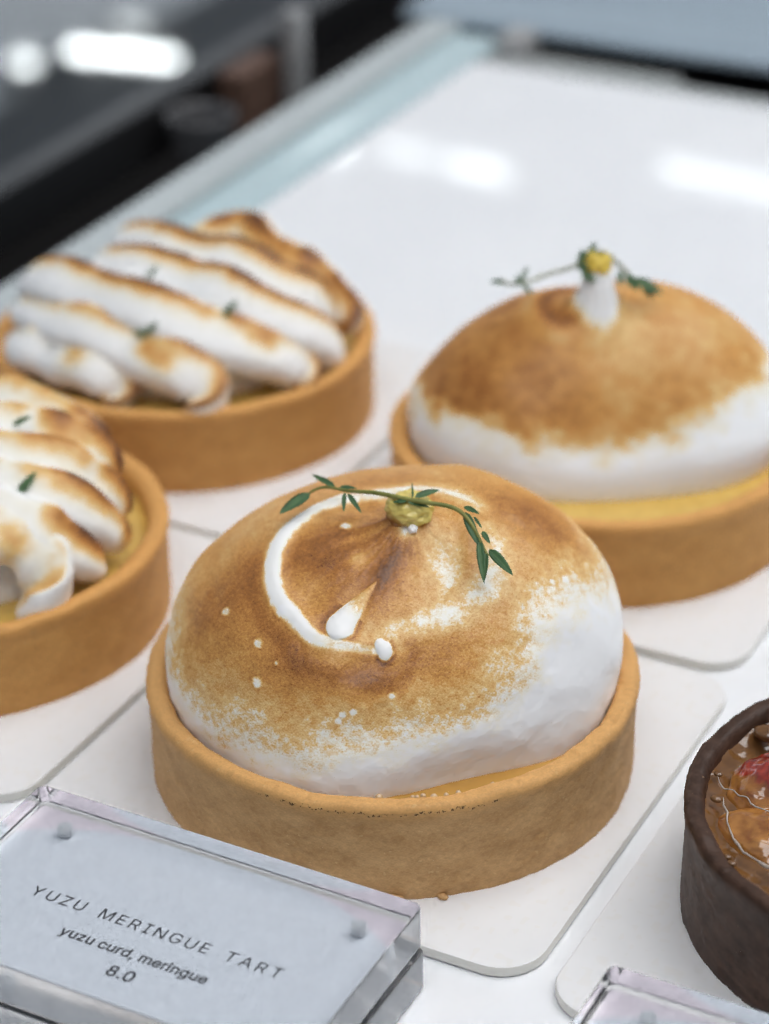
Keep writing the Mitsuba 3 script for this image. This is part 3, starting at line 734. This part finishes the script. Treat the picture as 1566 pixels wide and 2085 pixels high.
for i, (c, r, sd) in enumerate(figs):
    m = lumpy(FC + np.array(c) * 1e-3, *(np.array(r) * 1e-3), .16, sd + 30, 5, 1.7)
    loc = (m.vertices - FC - np.array(c) * 1e-3) / (np.array(r) * 1e-3)
    u = np.clip(.55 * loc[:, 0] + .25 * loc[:, 2] + .70 * loc[:, 1] + .84, 0, 1) if sd != 2 else np.clip(.12 + .3 * loc[:, 1], 0, 1)
    add('fig_tart__' + numbered('fig_piece', i), m, 'mat_fig', smooth=True, uv=np.stack([u, m.vertices[:, 0] * 60 + m.vertices[:, 2] * 23], -1), label={0: 'glazed fig piece with red flesh', 1: 'amber glazed fig piece at the front'}.get(i))
# pale tubes standing in for glints on wet glaze along the figs, plus beads
scene['mat_glint'] = {'type': 'principled', 'base_color': rgb(.34, .29, .24), 'roughness': .05, 'specular': .8, 'clearcoat': 1.0, 'clearcoat_gloss': .98}
rw = random.Random(11)
lines = [[(-29.6, -5.6, 20.6), (-27.0, -7.6, 20.2), (-24.6, -8.4, 20.2), (-22.2, -9.8, 20.4), (-18.0, -9.6, 20.6), (-12, -9, 20.8)],
         [(-27.2, -8.9, 19.6), (-25.8, -11.9, 19.0), (-23.8, -15.4, 18.6), (-20.6, -18.4, 18.4), (-15.4, -20.2, 18.4), (-10, -21.5, 18.6)],
         [(-22.2, -20.0, 18.4), (-20.6, -21.0, 18.2), (-19.4, -22.2, 18.2), (-17.2, -22.4, 18.2)],
         [(-25.6, -18.6, 19.4), (-24.0, -20.2, 19.4), (-22.6, -22.6, 19.4), (-20.4, -24.0, 19.4)],
         [(-22.4, -23.6, 19.6), (-19.6, -26.0, 19.6), (-17.6, -26.8, 19.7), (-15.4, -28.3, 19.7)]]
for i, l in enumerate(lines[:2]):
    P = spline(l, 60) * 1e-3 + FC
    P = P + (meshkit.fbm(P * 420 + i, 3) - .5)[:, None] * .0009
    R_ = .00012 * (.6 + 0 * P[:, 0] + 2.6 * (meshkit.fbm(P * 500 + 5, 2)) ** 2) * np.sqrt(np.clip(1 - np.linspace(-1, 1, 60) ** 6, 0.02, 1))
    add('fig_tart__' + numbered('glaze_glint', i), tube(P, R_ * (1.3 if i == 1 else .8), 12), 'mat_glint', smooth=True)
for i in range(9):
    a = math.radians(rw.uniform(120, 235)); r = rw.uniform(.0296, .0330); s = rw.uniform(.0003, .0007) if i else .0017
    if i == 0:
        a, r = math.radians(160.5), .0285
    add('fig_tart__' + numbered('glaze_bead', i), lumpy(FC + [r * math.cos(a), r * math.sin(a), ZT + .0178 + (r > .0312) * .0008], s * 1.3, s, s * .7, .2, 60 + i, 2), 'mat_glaze', smooth=True)

# ------------------------------------------------------------------ price tags
def letters(text, cap, x0, x1, y, z, track):
    """Printed line: baseline from (x0, y) to (x1, y); with track the letters are spaced out to fill it."""
    parts = []
    if track:
        gl_ = [(None, .34 * cap * 1.6) if ch == ' ' else (meshkit.text_mesh(ch, cap, .00003), 0) for ch in text]
        wid = [w if m is None else m.bounds[1][0] - m.bounds[0][0] for m, w in gl_]
        gap = (x1 - x0 - sum(wid)) / (len(text) - 1)
        x = x0
        for (m, _), w in zip(gl_, wid):
            if m is not None:
                m.apply_translation([x - m.bounds[0][0], 0, 0]); parts.append(m)
            x += w + gap
        m = trimesh.util.concatenate(parts)
    else:
        m = meshkit.text_mesh(text, cap, .00003, True)
        k = (x1 - x0) / (m.bounds[1][0] - m.bounds[0][0])
        m.apply_scale([k, k, 1]); m.apply_translation([x0 - m.bounds[0][0], 0, 0])
    m.apply_translation([0, y, z])
    return m


def price_tag(key, x0, x1, y0, y1, label):
    tag(key, label, 'price tag', 'clear acrylic price tags')
    add(key + '__lower_plate', rounded_slab(x0, x1 + .0003, y0, y1, .00012, .00715, .0010, .00035, 5), 'mat_acrylic', smooth=25)
    add(key + '__upper_plate', rounded_slab(x0, x1, y0, y1 + .0002, .00775, .0150, .0014, .00045, 5), 'mat_acrylic', smooth=25)
    cx0, cx1, cy0, cy1 = x0 + .0006, x1 - .0006, y0 + .0010, y1 - .0006
    n = 12
    gx, gy = np.meshgrid(np.linspace(cx0, cx1, n), np.linspace(cy0, cy1, n))
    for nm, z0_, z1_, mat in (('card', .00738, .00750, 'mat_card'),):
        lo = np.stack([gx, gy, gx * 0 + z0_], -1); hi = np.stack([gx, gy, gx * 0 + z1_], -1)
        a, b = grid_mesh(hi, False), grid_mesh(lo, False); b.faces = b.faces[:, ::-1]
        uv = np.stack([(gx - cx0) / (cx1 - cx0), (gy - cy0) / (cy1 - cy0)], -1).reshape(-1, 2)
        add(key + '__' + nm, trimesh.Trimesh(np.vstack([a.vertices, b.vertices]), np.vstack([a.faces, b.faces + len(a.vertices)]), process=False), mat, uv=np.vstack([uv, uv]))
    for i, (px, py) in enumerate([(x0 + .0080, y1 - .0055), (x1 - .0073, y1 - .0060), (x0 + .0080, y0 + .0060), (x1 - .0073, y0 + .0060)]):
        c = trimesh.creation.cylinder(radius=.00120, height=.0024, sections=40); c.apply_translation([px, py, .0080 + .0017])
        add(key + '__' + numbered('peg', i), c, 'mat_peg', smooth=40)


price_tag('price_tag', -.0358, .0300, -.0868, -.0487, 'clear acrylic price tag in front of the meringue tart, reading yuzu meringue tart 8.0')
for i, (tx, cap, a, b, y, tr) in enumerate([('YUZU MERINGUE TART', .00215, -.0247, .0172, -.0684, True), ('yuzu curd, meringue', .0021, -.0158, .0086, -.0740, False), ('8.0', .0021, -.0051, -.0008, -.0784, False)]):
    add('price_tag__' + numbered('lettering', i), letters(tx, cap, a, b, y, .00753, tr), 'mat_ink', label=f'printed line reading {tx}')
price_tag('price_tag_001', .0588, .1246, -.0868, -.0487, 'clear acrylic price tag at the lower right corner in front of the chocolate tart')
